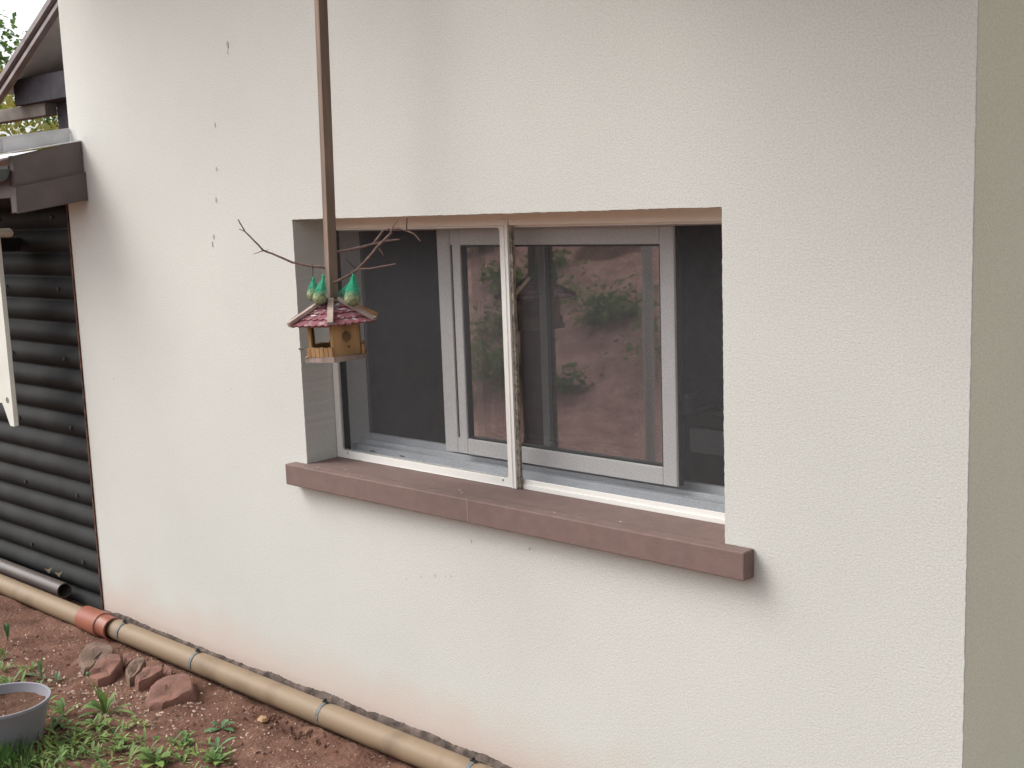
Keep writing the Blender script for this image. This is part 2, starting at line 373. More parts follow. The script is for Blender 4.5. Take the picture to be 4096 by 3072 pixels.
# sill
s = MB().box(-.066, 1.838, -.05, .0, .803, .8785)
s.build("window_sill", SILL, house, bevel=.004)
si = MB().box(.001, WX-.001, .0, .175, .80, .8785); si.build("window_sill", SILL, house)
MB().box(.852, .8545, -.0506, -.049, .803, .8786).build("sill_joint", mat("pale joint", (.36, .29, .26), .9), house)
for px, pz in [(.08, .03), (.26, .02), (.30, .024), (.33, .02), (.42, .055), (.52, .03), (.75, .07), (.78, .05), (1.18, .03), (1.4, .06), (.02, .012), (.61, .09), (.2, .06)]:
    sp = MB(); nn = 7; rr = random.uniform(.002, .0045)
    ring = [Vector((px+math.cos(a*6.28/nn)*rr*random.uniform(.7, 1.9), -.048+pz+math.sin(a*6.28/nn)*rr*random.uniform(.5, 1), .8792)) for a in range(nn)]
    sp.add(ring, [tuple(range(nn))]); sp.build("pale_speck", mat("lime speck", (.55, .48, .44), .9), house)
# dark marks on the plaster
for (x, z, a, b) in [(-.311, 2.37, .009, .026), (-.315, 2.345, .004, .012), (-.424, 2.097, .0055, .02), (-.435, 1.938, .005, .016), (-.452, 1.826, .0065, .021), (-.485, 1.689, .006, .018), (-.497, 1.662, .0055, .02),
                     (.817, .726, .004, .010), (1.062, .744, .005, .008), (.574, .567, .003, .006), (.642, .583, .003, .007), (.718, .596, .003, .006), (.69, .59, .0025, .005), (.50, .545, .0025, .005), (-1.31, 1.092, .0035, .008), (-.44, 1.115, .003, .007)]:
    nn = 9; ph = random.random()*6
    ring = [Vector((x+math.cos(k*6.283/nn)*a*.75*(1+.5*nz(k, ph, 1, 3)), -.0012, z+math.sin(k*6.283/nn)*b*(1+.4*nz(k, ph, 7, 3))*.55)) for k in range(nn)]
    MB().add(ring, [tuple(range(nn))]).build("dirt_mark", mat("brown grey mark", (.25, .225, .20), .95, .4, 220, col2=(.52, .50, .47)), house)

# window frame, sashes, screens
fm = MB()
fm.box(-.06, -.001, .20, .30, .86, 1.74); fm.box(WX+.001, WX+.06, .20, .30, .86, 1.74)
fm.box(-.06, WX+.06, .20, .30, 1.695, 1.78)
fm.build("window_frame", PVC, house, bevel=.002)
tr = MB()
tr.box(-.001, WX+.001, .172, .212, .84, .894)
tr.box(-.001, WX+.001, .212, .252, .84, .916)
tr.box(-.001, WX+.001, .252, .258, .84, .928)
tr.box(-.001, WX+.001, .258, .296, .84, .922)
tr.box(-.001, WX+.001, .296, .312, .84, .941)
tr.build("sill_track", TRACK, house, bevel=.0015)
for x in (.10, .26): MB().box(x, x+.025, .2118, .2125, .897, .901).build("drain_slot", RUBBER, house)
MB().box(.0, .006, .176, .199, .894, 1.70).build("gasket", RUBBER, house)
def sash(x0, x1, y0, y1, z0, z1, st, bot, top):
    s = MB()
    s.box(x0, x0+st, y0, y1, z0, z1); s.box(x1-st-.012, x1, y0, y1, z0, z1)
    s.box(x0+st, x1-st-.012, y0, y1, z0, z0+bot); s.box(x0+st, x1-st-.012, y0, y1, z1-top, z1)
    o = s.build("window_sash", PVC, house, bevel=.003)
    e = .006  # glazing bead
    b = MB(); X0, X1, Z0, Z1 = x0+st, x1-st-.012, z0+bot, z1-top
    b.box(X0, X0+e, y0+.006, y1-.006, Z0, Z1); b.box(X1-e, X1, y0+.006, y1-.006, Z0, Z1)
    b.box(X0+e, X1-e, y0+.006, y1-.006, Z0, Z0+e); b.box(X0+e, X1-e, y0+.006, y1-.006, Z1-e, Z1)
    b.build("gasket", RUBBER, o)
    ym = (y0+y1)/2
    MB().add([(X0, ym, Z0), (X1, ym, Z0), (X1, ym, Z1), (X0, ym, Z1)], [(0, 1, 2, 3)]).build("pane", GLASS, o)
    return o
sash(.563, 1.4505, .217, .250, .943, 1.6955, .037, .053, .052)
sash(.447, 1.36, .260, .292, .930, 1.694, .062, .055, .052)
MB().box(1.449, 1.4535, .226, .246, .944, 1.695).build("gasket", RUBBER, house)

# head rail (outer screen track) and bottom rail
hr = MB().box(.001, WX-.001, .137, .170, 1.7068, 1.7445)
hr.build("head_rail", mat("bounce tinted enamel", (.90, .85, .75), .4, .03, 3), house, bevel=.0015)  # warm ground bounce on a white rail put into the enamel colour
br = MB().box(.001, WX-.001, .150, .170, .8785, .893).box(.001, WX-.001, .155, .158, .893, .909).box(.001, WX-.001, .167, .170, .893, .905)
br.build("bottom_rail", WHITE, house, bevel=.001)
def rounded_frame(x0, x1, z0, z1, l, r_, b, t, y0, y1, rad=.012):
    out = [(x0, z0), (x1, z0), (x1, z1), (x0, z1)]; inn = []
    ix0, ix1, iz0, iz1 = x0+l, x1-r_, z0+b, z1-t
    for cx, cz, a0 in [(ix0+rad, iz0+rad, 180), (ix1-rad, iz0+rad, 270), (ix1-rad, iz1-rad, 0), (ix0+rad, iz1-rad, 90)]:
        for k in range(6): inn.append((cx+rad*math.cos(R(a0+k*18)), cz+rad*math.sin(R(a0+k*18))))
    tr_ = geometry.tessellate_polygon([[Vector((*p, 0)) for p in out], [Vector((*p, 0)) for p in inn]])
    P = out+inn; n = len(P); mb = MB()
    vs = [Vector((p[0], y0, p[1])) for p in P]+[Vector((p[0], y1, p[1])) for p in P]
    fs = [tuple(t) for t in tr_]+[tuple(i+n for i in reversed(t)) for t in tr_]
    for base, cnt in ((0, 4), (4, len(inn))):
        for i in range(cnt): a = base+i; c = base+(i+1) % cnt; fs.append((a, c, c+n, a+n))
    mb.add(vs, fs); return mb
scr = rounded_frame(.004, .876, .8805, 1.7065, .026, .021, .027, .0055, .138, .1498).build("fly_screen", WHITE, house, bevel=.0012)
MB().box(.8765, .881, .1305, .1498, .8805, 1.7065).box(.881, .890, .1325, .1498, .8805, 1.7065).box(.890, .895, .1305, .1498, .8805, 1.7065).box(.8765, .895, .1305, .1365, 1.7066, 1.725).build("edge_channel", WHITE, scr)
bm_ = MB(); k = 0
zz = .8805
while zz < 1.70:
    wd = .011+random.uniform(-.001, .001); bm_.box(.8951, .8951+wd, .138+random.uniform(-.001, .002), .1495, zz, zz+.0045); zz += .005
bm_.build("brush_strip", BRUSH, scr)
MB().add([(.02, .144, .895), (.86, .144, .895), (.86, .144, 1.71), (.02, .144, 1.71)], [(0, 1, 2, 3)]).build("mesh", SCREEN, scr)
for x, z in [(.06, .897), (.83, .896)]:
    MB().box(x, x+.004, .1374, .139, z, z+.006).build("screw", SCREW, scr)
scr2 = rounded_frame(.868, 1.7495, .8935, 1.712, .024, .024, .012, .012, .159, .1665).build("fly_screen", WHITE, house, bevel=.001)
MB().add([(.88, .163, .90), (1.73, .163, .90), (1.73, .163, 1.705), (.88, .163, 1.705)], [(0, 1, 2, 3)]).build("mesh", SCREEN, scr2)

# room behind the window
X0, X1, Y0, Y1, Z0, Z1 = -1.4, 2.3, .313, 3.9, .15, 2.55
rm = MB()
rm.add([(X0, Y1, Z0), (X1, Y1, Z0), (X1, Y1, Z1), (X0, Y1, Z1), (X0, Y0, Z0), (X1, Y0, Z0), (X1, Y0, Z1), (X0, Y0, Z1)],
       [(0, 1, 2, 3), (0, 4, 7, 3), (1, 5, 6, 2), (3, 2, 6, 7)])
rm.box(X0, -.001, .302, .313, Z0, Z1); rm.box(WX+.001, X1, .302, .313, Z0, Z1); rm.box(-.001, WX+.001, .302, .313, 1.78, Z1); rm.box(-.001, WX+.001, .302, .313, Z0, .85)
rm.build("room_wall", INNER, house)
MB().add([(X0, Y0, Z0), (X1, Y0, Z0), (X1, Y1, Z0), (X0, Y1, Z0)], [(0, 1, 2, 3)]).build("room_floor", FLOOR, house)
t = thing("sideboard", "dark wooden sideboard with a pale drawer inside the room at the window's right end", "sideboard", (1.2, 1.5, .15))
MB().box(-.5, .7, -.22, .25, .74, .775).build("top", WOODT, t, bevel=.003)
MB().box(-.48, .68, -.19, .23, .73-.36, .739).build("cabinet_body", WOODT, t)
MB().box(-.44, .30, -.21, -.1905, .63, .725).build("drawer", DRAWER, t, bevel=.003)
for sx in (-.46, .62):
    for sy in (-.17, .19): MB().box(sx, sx+.05, sy, sy+.05, 0, .369).build("leg", WOODT, t)
cl = MB(); nx = 16
cl.add([Vector((.78+i*.07, 1.33+j*.05, .928+.006*nz(i, j, 0, .9))) for j in range(8) for i in range(nx)], [(j*nx+i, j*nx+i+1, (j+1)*nx+i+1, (j+1)*nx+i) for j in range(7) for i in range(nx-1)])
tag(cl.build("tablecloth", CLOTH, smooth=180), "ochre cloth spread over the dark sideboard inside the room", "cloth")
jr = thing("jar", "small bluish glass jar with a cream lid on the ochre cloth", "jar", (.75, 1.31, .926))
MB().lathe([(.001, 0), (.028, 0), (.03, .01), (.03, .055), (.022, .065), (.001, .065)], 16).build("body", mat("blue grey glass", (.16, .21, .26), .2), jr, smooth=40)
MB().lathe([(.001, .0655), (.024, .0655), (.024, .082), (.001, .082)], 16).build("lid", mat("cream lid", (.5, .42, .3), .5), jr, smooth=40)
nk = MB(); nk.add([(.86, 1.34, .934), (1.0, 1.36, .934), (.99, 1.45, .936), (.92, 1.42, .975), (.87, 1.43, .937)], [(0, 1, 3), (1, 2, 3), (2, 4, 3), (4, 0, 3)])
tag(nk.build("napkin", mat("white napkin", (.85, .86, .88), .8)), "crumpled white napkin lying on the ochre cloth", "napkin")
ch = thing("dining_chair", "dark wooden chair standing in the dim room behind the open left side of the window", "chair", (-.55, 1.25, .15))
MB().box(-.21, .21, -.21, .21, .42, .45).build("seat", WOODT, ch, bevel=.004)
for sx in (-.2, .165):
    MB().box(sx, sx+.035, -.2, -.165, 0, .419).build("leg", WOODT, ch)
    MB().box(sx, sx+.035, .165, .2, 0, .78).build("leg", WOODT, ch)
MB().box(-.164, .164, .17, .195, .70, .78).box(-.164, .164, .17, .195, .56, .60).build("backrest", WOODT, ch)

# ------------------------------------------------------------------ lean-to shed on the left
shed = thing("shed", "low lean-to shed clad in dark corrugated sheet with a grey brown verge board", "shed", (0, 0, 0))
cb = MB(); PER = .1055; zs = lin(-.02, 1.93, 300); cols = [-4.6, -3, -1.606]
for ci in range(2):
    vs = []
    for z in zs:
        q = abs(math.sin(math.pi*(z-.784)/PER))**.75
        xe = cols[ci+1] + (0 if ci == 0 else .004*nz(z, 2, 0, 12))
        vs += [Vector((cols[ci], .042-.038*q, z)), Vector((xe, .042-.038*q, z))]
    cb.add(vs, [(2*i, 2*i+1, 2*i+3, 2*i+2) for i in range(len(zs)-1)])
cb.build("cladding", CLAD, shed, smooth=180)
for kz in range(-6, 10, 3):
    for xx in (-1.74, -2.25):
        zc = .784+.1055*(kz+.5); MB().tube([(xx, .008, zc), (xx, -.003, zc)], .009, 10).build("fixing_screw", mat("dull fixing cap", (.05, .05, .048), .6), shed)
MB().box(-4.6, -1.5785, .055, .09, -.05, 2.0).build("backing_board", BLACK, shed)
tb = MB(); vs = []
for i in range(121):
    z = -.02+1.87*i/120; a = .003*nz(z, 9, 0, 20)
    vs += [Vector((-1.593+a, -.004, z)), Vector((-1.5795+a*.4, -.006, z)), Vector((-1.5785, .05, z)), Vector((-1.593+a, .05, z))]
tb.add(vs, [(4*i+k, 4*i+(k+1) % 4, 4*i+4+(k+1) % 4, 4*i+4+k) for i in range(120) for k in range(4)])
tb.build("corner_trim", TRIM, shed)
def verge(x0, x1, z0a, z1a, ya, z0b, z1b, yb): return MB().prism([(yb, z0b), (ya, z0a), (ya, z1a), (yb, z1b)], 0, x0, x1)
verge(-1.445, -1.412, 1.955, 2.098, -.006, 1.905, 2.034, -.306).build("verge_board", FASCIA, shed, bevel=.003)
verge(-1.449, -1.400, 1.853, 1.966, -.003, 1.808, 1.914, -.312).build("verge_board", FASCIA, shed, bevel=.003)
# roof sheet, zinc edge strip and upstand, gutter, soffit
rf = MB().prism([(-.34, 2.02), (-.002, 2.078), (-.002, 2.084), (-.34, 2.026)], 0, -4.6, -1.450)
rf.prism([(-.002, 2.078), (1.2, 2.07), (1.2, 2.076), (-.002, 2.084)], 0, -4.6, XL-.012)
rf.build("roof_sheet", ZINC, shed)
MB().prism([(-.36, 2.040), (-.004, 2.0985), (-.004, 2.102), (-.36, 2.0435)], 0, -1.505, -1.4095).build("edge_flashing", ZINC, shed)
up = MB().prism([(-.37, 2.045), (-.004, 2.102), (-.004, 2.157), (-.37, 2.105)], 0, -1.512, -1.506)
up.prism([(-.30, 2.055), (-.07, 2.092), (-.07, 2.142), (-.30, 2.108)], 0, -1.506, -1.498)
up.prism([(-.37, 2.105), (-.004, 2.157), (-.004, 2.160), (-.37, 2.108)], 0, -1.535, -1.506)
up.build("upstand_flashing", ZINC, shed)
gt = MB(); nn = 14
for i in range(nn+1):
    a = math.pi + math.pi*i/nn
    gt.v += [Vector((-4.6, -.365+.052*math.cos(a), 1.985+.052*math.sin(a))), Vector((-1.43, -.365+.052*math.cos(a), 1.985+.052*math.sin(a)))]
gt.f += [(2*i, 2*i+1, 2*i+3, 2*i+2) for i in range(nn)]
gt.add([(-1.43, -.365+.052*math.cos(math.pi+math.pi*i/nn), 1.985+.052*math.sin(math.pi+math.pi*i/nn)) for i in range(nn+1)], [tuple(range(nn+1))])
gt.build("gutter", GUTTER, shed, smooth=40)
MB().box(-4.6, -1.452, -.311, -.285, 1.87, 2.0).build("eave_board", FASCIA, shed)
MB().box(-4.6, -1.452, -.284, .04, 1.90, 1.915).build("soffit", mat("pale soffit board", (.42, .36, .28), .8), shed)

# white board hanging in front of the cladding
wb = thing("hanging_board", "white wooden board with a round hole hanging in front of the dark cladding", "board", (-1.95, -.19, .86))
out = [(-.17, .09), (-.085, .09), (-.045, .004), (-.035, 0), (.078, 0), (.082, .004), (.082, .845), (-.17, .845)]
out = [(-.17, .095), (-.09, .095), (-.078, .085), (.035-.0, .0)]
out = [(-.16, .10), (-.02, .10), (-.008, .085), (.038, .004), (.044, 0), (.08, 0), (.082, .003), (.082, .846), (-.16, .846)]
holep = [(.037+.0165*math.cos(k*6.283/20), .115+.0165*math.sin(k*6.283/20)) for k in range(20)]
tri = geometry.tessellate_polygon([[Vector((*p, 0)) for p in out], [Vector((*p, 0)) for p in holep]])
P = out+holep; n = len(P); b = MB()
fs = [tuple(t) for t in tri]+[tuple(i+n for i in reversed(t)) for t in tri]
for base, cnt in ((0, len(out)), (len(out), 20)):
    for i in range(cnt): a = base+i; c = base+(i+1) % cnt; fs.append((a, c, c+n, a+n))
b.add([Vector((p[0], -.01, p[1])) for p in P]+[Vector((p[0], .01, p[1])) for p in P], fs); b.build("panel", mat("white gloss paint", (.74, .75, .68), .4, .04, 6), wb, bevel=.002)
MB().prism([(-.16, .847), (.10, .847), (.125, .853), (.135, .865), (.125, .877), (.10, .883), (-.16, .883)], 1, -.045, .045).build("top_rail", mat("shade toned paint", (.6, .54, .42), .5), wb, bevel=.004)  # beige of the rail's shaded underside put into its colour
MB().box(-.15, -.018, -.0125, -.0101, .30, .50).build("inset_panel", mat("mauve brown panel", (.22, .17, .17), .6), wb)
MB().box(-.15, -.11, .0101, .19, .78, .84).build("mounting_batten", CLAD, wb)

# ------------------------------------------------------------------ neighbouring gable roof, seen over the shed
nb = thing("gable_roof", "neighbouring gable roof with grey brown barge boards and dark beams behind the shed", "roof", (0, 0, 0))
def band(o0, o1, y0, y1, mname, name, xs_=-7.6):
    """one board of the rake, offsets measured square to the slope"""
    A = Vector((-7.6, 2.295)); B = Vector((-4.2, 4.055)); A = A+(B-A)*((xs_+7.6)/3.4); d = (B-A).normalized(); nrm = Vector((d.y, -d.x))
    q = [A+nrm*o0, B+nrm*o0, B+nrm*o1, A+nrm*o1]
    return MB().prism([tuple(v) for v in q], 1, y0, y1).build(name, mname, nb, bevel=.003)
G0 = .10
band(G0, G0+.04, 1.90, 1.95, mat("mauve grey board", (.26, .23, .225), .6), "barge_board")
band(G0+.0405, G0+.085, 1.93, 1.97, mat("dark purple brown board", (.12, .09, .09), .6), "barge_board")
band(G0+.0855, G0+.115, 1.91, 1.96, mat("light mauve moulding", (.30, .26, .25), .6), "barge_moulding")
band(G0-.03, G0-.001, 1.955, 2.85, ROOFT, "roof_slope", -6.42)
band(G0+.001, G0+.02, 1.98, 2.85, SOFFIT, "soffit", -6.42)
MB().prism([(-7.2, 2.62), (-4.2, 2.62), (-4.2, 3.85), (-7.2, 2.30)] if False else [(-6.42, 2.79), (-4.2, 2.79), (-4.2, 3.86), (-6.42, 2.86)], 1, 2.75, 2.8).build("gable_wall", SOFFIT, nb)
MB().box(-6.26, -4.6, 2.05, 2.74, 2.70, 2.90).build("purlin", DARKWOOD, nb, bevel=.004)
MB().box(-5.86, -4.6, 2.2, 2.74, 2.30, 2.699).build("dark_boarding", DARKWOOD, nb)
MB().box(-9, -5.861, 2.1, 2.2, 2.60, 2.70).build("tie_beam", mat("brown grey beam", (.20, .18, .155), .8), nb, bevel=.004)
MB().box(-5.8, -5.6, 2.35, 2.55, 0, 2.299).build("post", DARKWOOD, nb)
MB().box(-4.8, -4.6, 2.35, 2.55, 0, 2.299).build("post", DARKWOOD, nb)

# ------------------------------------------------------------------ trees
def tree(name, label, cat, x, y, h, cr, leafm, nleaf, seed, ls=.11, trunk_h=.45):
    rnd = random.Random(seed); z0 = gz(x, y)
    t = thing(name, label, cat, (x, y, z0), group=None)
    tb = MB(); tb.tube([(0, 0, -.1), (.03, .02, h*.2), (.0, .05, h*.5), (.06, 0, h*.85)], [h*.03, h*.025, h*.018, h*.006], 10)
    clumps = []
    for i in range(11):
        a = i*2.4+rnd.random(); zz = h*(trunk_h+.5*(i/11)); rr = cr*(.55+.5*rnd.random())*(1.1-.5*i/11)
        e = Vector((rr*math.cos(a), rr*math.sin(a), zz+h*.08)); tb.tube([(0, 0, zz-h*.12), e*.5+Vector((0, 0, zz*.45)), e], [h*.012, h*.008, h*.003], 6)
        clumps.append((e, cr*(.35+.25*rnd.random())))
    clumps.append((Vector((0, 0, h*.92)), cr*.45))
    tb.build("trunk", BARK, t, smooth=60)
    lf = MB()
    for i in range(nleaf):
        c, r_ = clumps[rnd.randrange(len(clumps))]
        d = Vector((rnd.gauss(0, 1), rnd.gauss(0, 1), rnd.gauss(0, 1))).normalized()*r_*rnd.random()**.4
        p = c+d; ax = Vector((rnd.uniform(-1, 1), rnd.uniform(-1, 1), rnd.uniform(-.9, .3))).normalized(); L = ls*rnd.uniform(.6, 1.3)
        sd = ax.orthogonal().normalized(); sd = (sd*math.cos(i)+ax.cross(sd)*math.sin(i))
        lf.add([p, p+ax*L*.5+sd*L*.3, p+ax*L, p+ax*L*.5-sd*L*.3], [(0, 1, 2, 3)])
    lf.build("crown", leafm, t)
    return t
tree("tree", "tall pale green tree rising behind the neighbouring gable roof", "tree", -18.0, 7.0, 5.2, 1.25, TREELEAF, 4200, 3, .13)
tree("tree", "yellowing tree glimpsed under the beams of the neighbouring roof", "tree", -15.4, 6.2, 3.7, 1.7, AUTUMN, 5000, 5, .12, .3)

# ------------------------------------------------------------------ pipes on the ground
dp = thing("drainpipe", "long sand coloured drainpipe lying along the foot of the house wall", "pipe", (0, 0, 0))
def pipe(xa, xb, ya, yb, za, zb, rr, m_, name, parent, n=28): return MB().tube([(xa, ya, za), ((xa+xb)/2, (ya+yb)/2, (za+zb)/2), (xb, yb, zb)], rr, n).build(name, m_, parent, smooth=40)
pipe(-1.25, 2.3, -.153, -.159, .0435, .0435, .0425, PIPE, "pipe_length", dp)
pipe(-4.5, -1.40, -.165, -.172, .047, .0435, .0425, PIPE, "pipe_length", dp)
cp = MB(); cp.lathe([(.0432, 0), (.051, .001), (.053, .006), (.053, .15), (.0545, .152), (.0545, .165), (.049, .168), (.0475, .172), (.0475, .235), (.0500, .237), (.0500, .246), (.0430, .247)], 30)
rotx = Matrix.Rotation(R(90), 4, 'Y')
cp.v = [rotx @ v for v in cp.v]
co = cp.build("coupling", ORANGE, dp, smooth=40, loc=(-1.437, -.1655, .046))
for x in (-1.115, -.565, .222, .94):
    c_ = MB(); N_ = 30; vs = []
    for k in range(N_+1):
        a = R(-60+k*250/N_)
        for xx, rr in ((-.0075, .0435), (-.0075, .0450), (.0075, .0450), (.0075, .0435)): vs.append(Vector((xx, rr*math.cos(a), rr*math.sin(a))))
    c_.add(vs, [(4*k+j, 4*k+(j+1) % 4, 4*k+4+(j+1) % 4, 4*k+4+j) for k in range(N_) for j in range(4)])
    q = c_.build("pipe_clamp", STEEL, dp, smooth=50, loc=(x, -.1545, .0435))
    MB().box(-.012, .010, -.004, .006, .0445, .050).tube([(-.003, .002, .050), (-.003, .002, .058)], .006, 8).build("screw", SCREW, q)
bp_ = thing("downpipe", "open ended grey brown pipe lying between the corrugated wall and the sand coloured pipe", "pipe", (-1.83, -.058, .062))
b = MB(); b.lathe([(.030, 0), (.036, 0), (.036, 2.7), (.03, 2.7), (.03, 0)], 28); ry = Matrix.Rotation(R(-90), 4, 'Y'); b.v = [ry @ v for v in b.v]
b.build("tube", BROWNPIPE, bp_, smooth=40)
for i, (x, y, z, lab) in enumerate([(-2.03, -.030, .097, "pale dry leaf on the brown pipe, farther from its open end"), (-1.93, -.030, .097, "pale dry leaf on the brown pipe, nearer its open end")]):
    l = MB(); l.leaf((x-.02, y+.01, z), (x+.022, y-.012, z+.032), .034, .2, fold=.35); tag(l.build("dry_leaf", DRYLEAF, smooth=180), lab, "leaf")

# ------------------------------------------------------------------ stones beside the pipe
ST = [("G", .058, "large flat red stone with a sloping top, nearest the pipe clamp", STONE, [(-.457, -.451), (-.535, -.339), (-.517, -.277), (-.485, -.258), (-.405, -.283), (-.347, -.318), (-.366, -.367), (-.375, -.402), (-.37, -.44), (-.407, -.461)]),
      ("B", .062, "long reddish stone with a smooth slanting top beside the grey stone", STONE, [(-.845, -.487), (-.887, -.409), (-.923, -.347), (-.887, -.312), (-.808, -.349), (-.788, -.381), (-.765, -.425), (-.78, -.467)]),
      ("A", .062, "rounded grey stone, farthest left of the big stones by the pipe", STONEG, [(-1.021, -.414), (-1.079, -.357), (-1.082, -.308), (-.989, -.289), (-.932, -.313), (-.921, -.338), (-.919, -.401), (-.918, -.448)]),
      ("D", .062, "narrow upright brown stone in the middle of the stone heap", STONEG, [(-.747, -.365), (-.789, -.302), (-.785, -.267), (-.742, -.282), (-.703, -.331), (-.68, -.391)]),
      ("E", .066, "wedge shaped red stone with a dark shaded front beside the largest stone", STONE, [(-.636, -.388), (-.651, -.346), (-.637, -.297), (-.618, -.282), (-.577, -.312), (-.582, -.361), (-.59, -.397)]),
      ("F", .042, "small pointed red stone tucked against the pipe behind the largest stone", STONE, [(-.681, -.236), (-.613, -.246), (-.576, -.263), (-.576, -.294)]),
      ("H", .03, "low half buried stone in front of the grey stone", STONE, [(-1.009, -.454), (-1.033, -.416), (-.965, -.421), (-.96, -.449)]),
      ("C", .044, "small dull red stone squeezed behind the long reddish stone", STONE, [(-.923, -.283), (-.903, -.259), (-.851, -.268), (-.846, -.314)])]
GT0 = Vector((.68, -.735, 0))
for key, h, lab, m_, poly in ST:
    h *= .86
    n = len(poly); cx = sum(p[0] for p in poly)/n; cy = sum(p[1] for p in poly)/n
    # signed area: keep the outline counter-clockwise
    ar = sum(poly[i][0]*poly[(i+1) % n][1]-poly[(i+1) % n][0]*poly[i][1] for i in range(n))
    if ar < 0: poly = poly[::-1]
    M_ = 28; ring = []
    for k in range(M_):
        t = k/M_*n; i = int(t); fr = t-i; a = poly[i]; c = poly[(i+1) % n]
        ring.append((a[0]+(c[0]-a[0])*fr-cx, a[1]+(c[1]-a[1])*fr-cy))
    st = MB(); lev = [(1.12, -.03), (1.12, h*.25), (1.07, h*.7), (1.0, h*.96), (.92, h*1.04), (.6, h*1.06), (.3, h*1.06)]
    vs = []
    for (sc_, z) in lev:
        for (x, y) in ring:
            q = Vector((x*sc_, y*sc_, z)); wn = noise.noise_vector(Vector((x*14+cx*9, y*14, z*14)))*.008 + noise.noise_vector(Vector((x*33+cx*9, y*33, z*50)))*.004 + noise.noise_vector(Vector((x*80+cx*9, y*80, z*80)))*.002
            if z > 0: q.z -= .42*h*(z/h)*max(-.3, min(1, (x*GT0.x+y*GT0.y)/.07)); wn.z -= .006*abs(noise.noise(Vector((x*30, y*30+cx, 3))))
            q += Vector((wn.x, wn.y, wn.z*.8 if z > 0 else 0)); vs.append(q)
    fs = [(i*M_+k, i*M_+(k+1) % M_, (i+1)*M_+(k+1) % M_, (i+1)*M_+k) for i in range(len(lev)-1) for k in range(M_)] + [tuple((len(lev)-1)*M_+k for k in range(M_))]
    st.add(vs, fs)
    tag(st.build("stone", m_, smooth=28, loc=(cx, cy, gz(cx, cy)-.003)), lab, "stone", "stones heaped beside the drainpipe")
# one tan lump further along
lp = MB(); lp.lathe([(.001, 0), (.014, .001), (.019, .009), (.013, .018), (.001, .021)], 8); lp.v = [v+noise.noise_vector(v*60)*.006 for v in lp.v]
tag(lp.build("stone", mat("tan stone", (.42, .26, .15), .9), smooth=30, loc=(.0, -.262, gz(0, -.262)-.003)), "small tan stone on the bare soil by the leafy rosette", "stone")

# grit scattered over the soil
gr = MB(); ico = []
def pebble(x, y, s_):
    z = gz(x, y); th = random.random()*6.28; c, sn = math.cos(th), math.sin(th); o = len(gr.v)
    for (a, b_, c_) in [(1, 0, .1), (.3, .8, .15), (-.7, .6, .05), (-.9, -.4, .12), (.1, -.9, .1), (.25, .2, .75), (-.35, -.1, .65)]:
        a *= random.uniform(.7, 1.2); b_ *= random.uniform(.6, 1.1)
        gr.v.append(Vector((x+(a*c-b_*sn*.7)*s_, y+(a*sn+b_*c*.7)*s_, z+c_*s_)))
    gr.f += [tuple(i+o for i in q) for q in [(0, 1, 5), (1, 2, 6, 5), (2, 3, 6), (3, 4, 6), (4, 0, 5, 6)]]
for (cx, cy, sx, sy, n, s0) in [(-.62, -.50, .16, .07, 260, .0065), (-1.1, -.55, .22, .05, 110, .0075), (-.35, -.47, .12, .1, 160, .005), (.1, -.42, .25, .1, 240, .0038), (-.75, -.25, .35, .05, 90, .005), (-.2, -.6, .5, .16, 300, .0045), (.35, -.35, .3, .08, 150, .0035), (-1.2, -.36, .3, .12, 90, .004)]:
    for i in range(int(n*.75)):
        x, y = random.gauss(cx, sx), random.gauss(cy, sy)
        if y < -.205: pebble(x, y, s0*random.uniform(.5, 1.9))
tag(gr.build("grit", PEBBLE, smooth=50), "pale grit strewn over the red soil", "gravel", kind="stuff")

gr = MB()
for i in range(90):
    x, y = random.gauss(.12, .12), random.gauss(-.25, .022)
    if y < -.205: pebble(x, y, random.uniform(.005, .014))
for i in range(160): pebble(random.uniform(-1.5, .9), random.uniform(-.62, -.215), random.uniform(.004, .011))
tag(gr.build("soil_crumbs", SOIL, smooth=40), "loose crumbs of red soil beside the drainpipe", "soil", kind="stuff")

# ------------------------------------------------------------------ plastic pot
pt = thing("plant_pot", "round grey plastic tub full of soil among the weeds", "pot", (-.555, -.928, gz(-.555, -.928)))
MB().lathe([(.004, .004), (.115, .004), (.117, .01), (.149, .138), (.156, .140), (.158, .147), (.155, .153), (.147, .152), (.143, .135), (.138, .118)], 56).build("tub", POT, pt, smooth=50)
ps = MB(); nr, na = 10, 40
ps.v.append(Vector((0, 0, .124)))
for i in range(1, nr+1):
    for k in range(na):
        a = 6.2832*k/na; r_ = .141*i/nr; ps.v.append(Vector((r_*math.cos(a), r_*math.sin(a), .122+.011*nz(r_*math.cos(a), r_*math.sin(a), 1, 26))))
ps.f += [(0, 1+k, 1+(k+1) % na) for k in range(na)]
ps.f += [(1+(i-1)*na+k, 1+i*na+k, 1+i*na+(k+1) % na, 1+(i-1)*na+(k+1) % na) for i in range(1, nr) for k in range(na)]
ps.build("soil_fill", POTSOIL, pt, smooth=180)

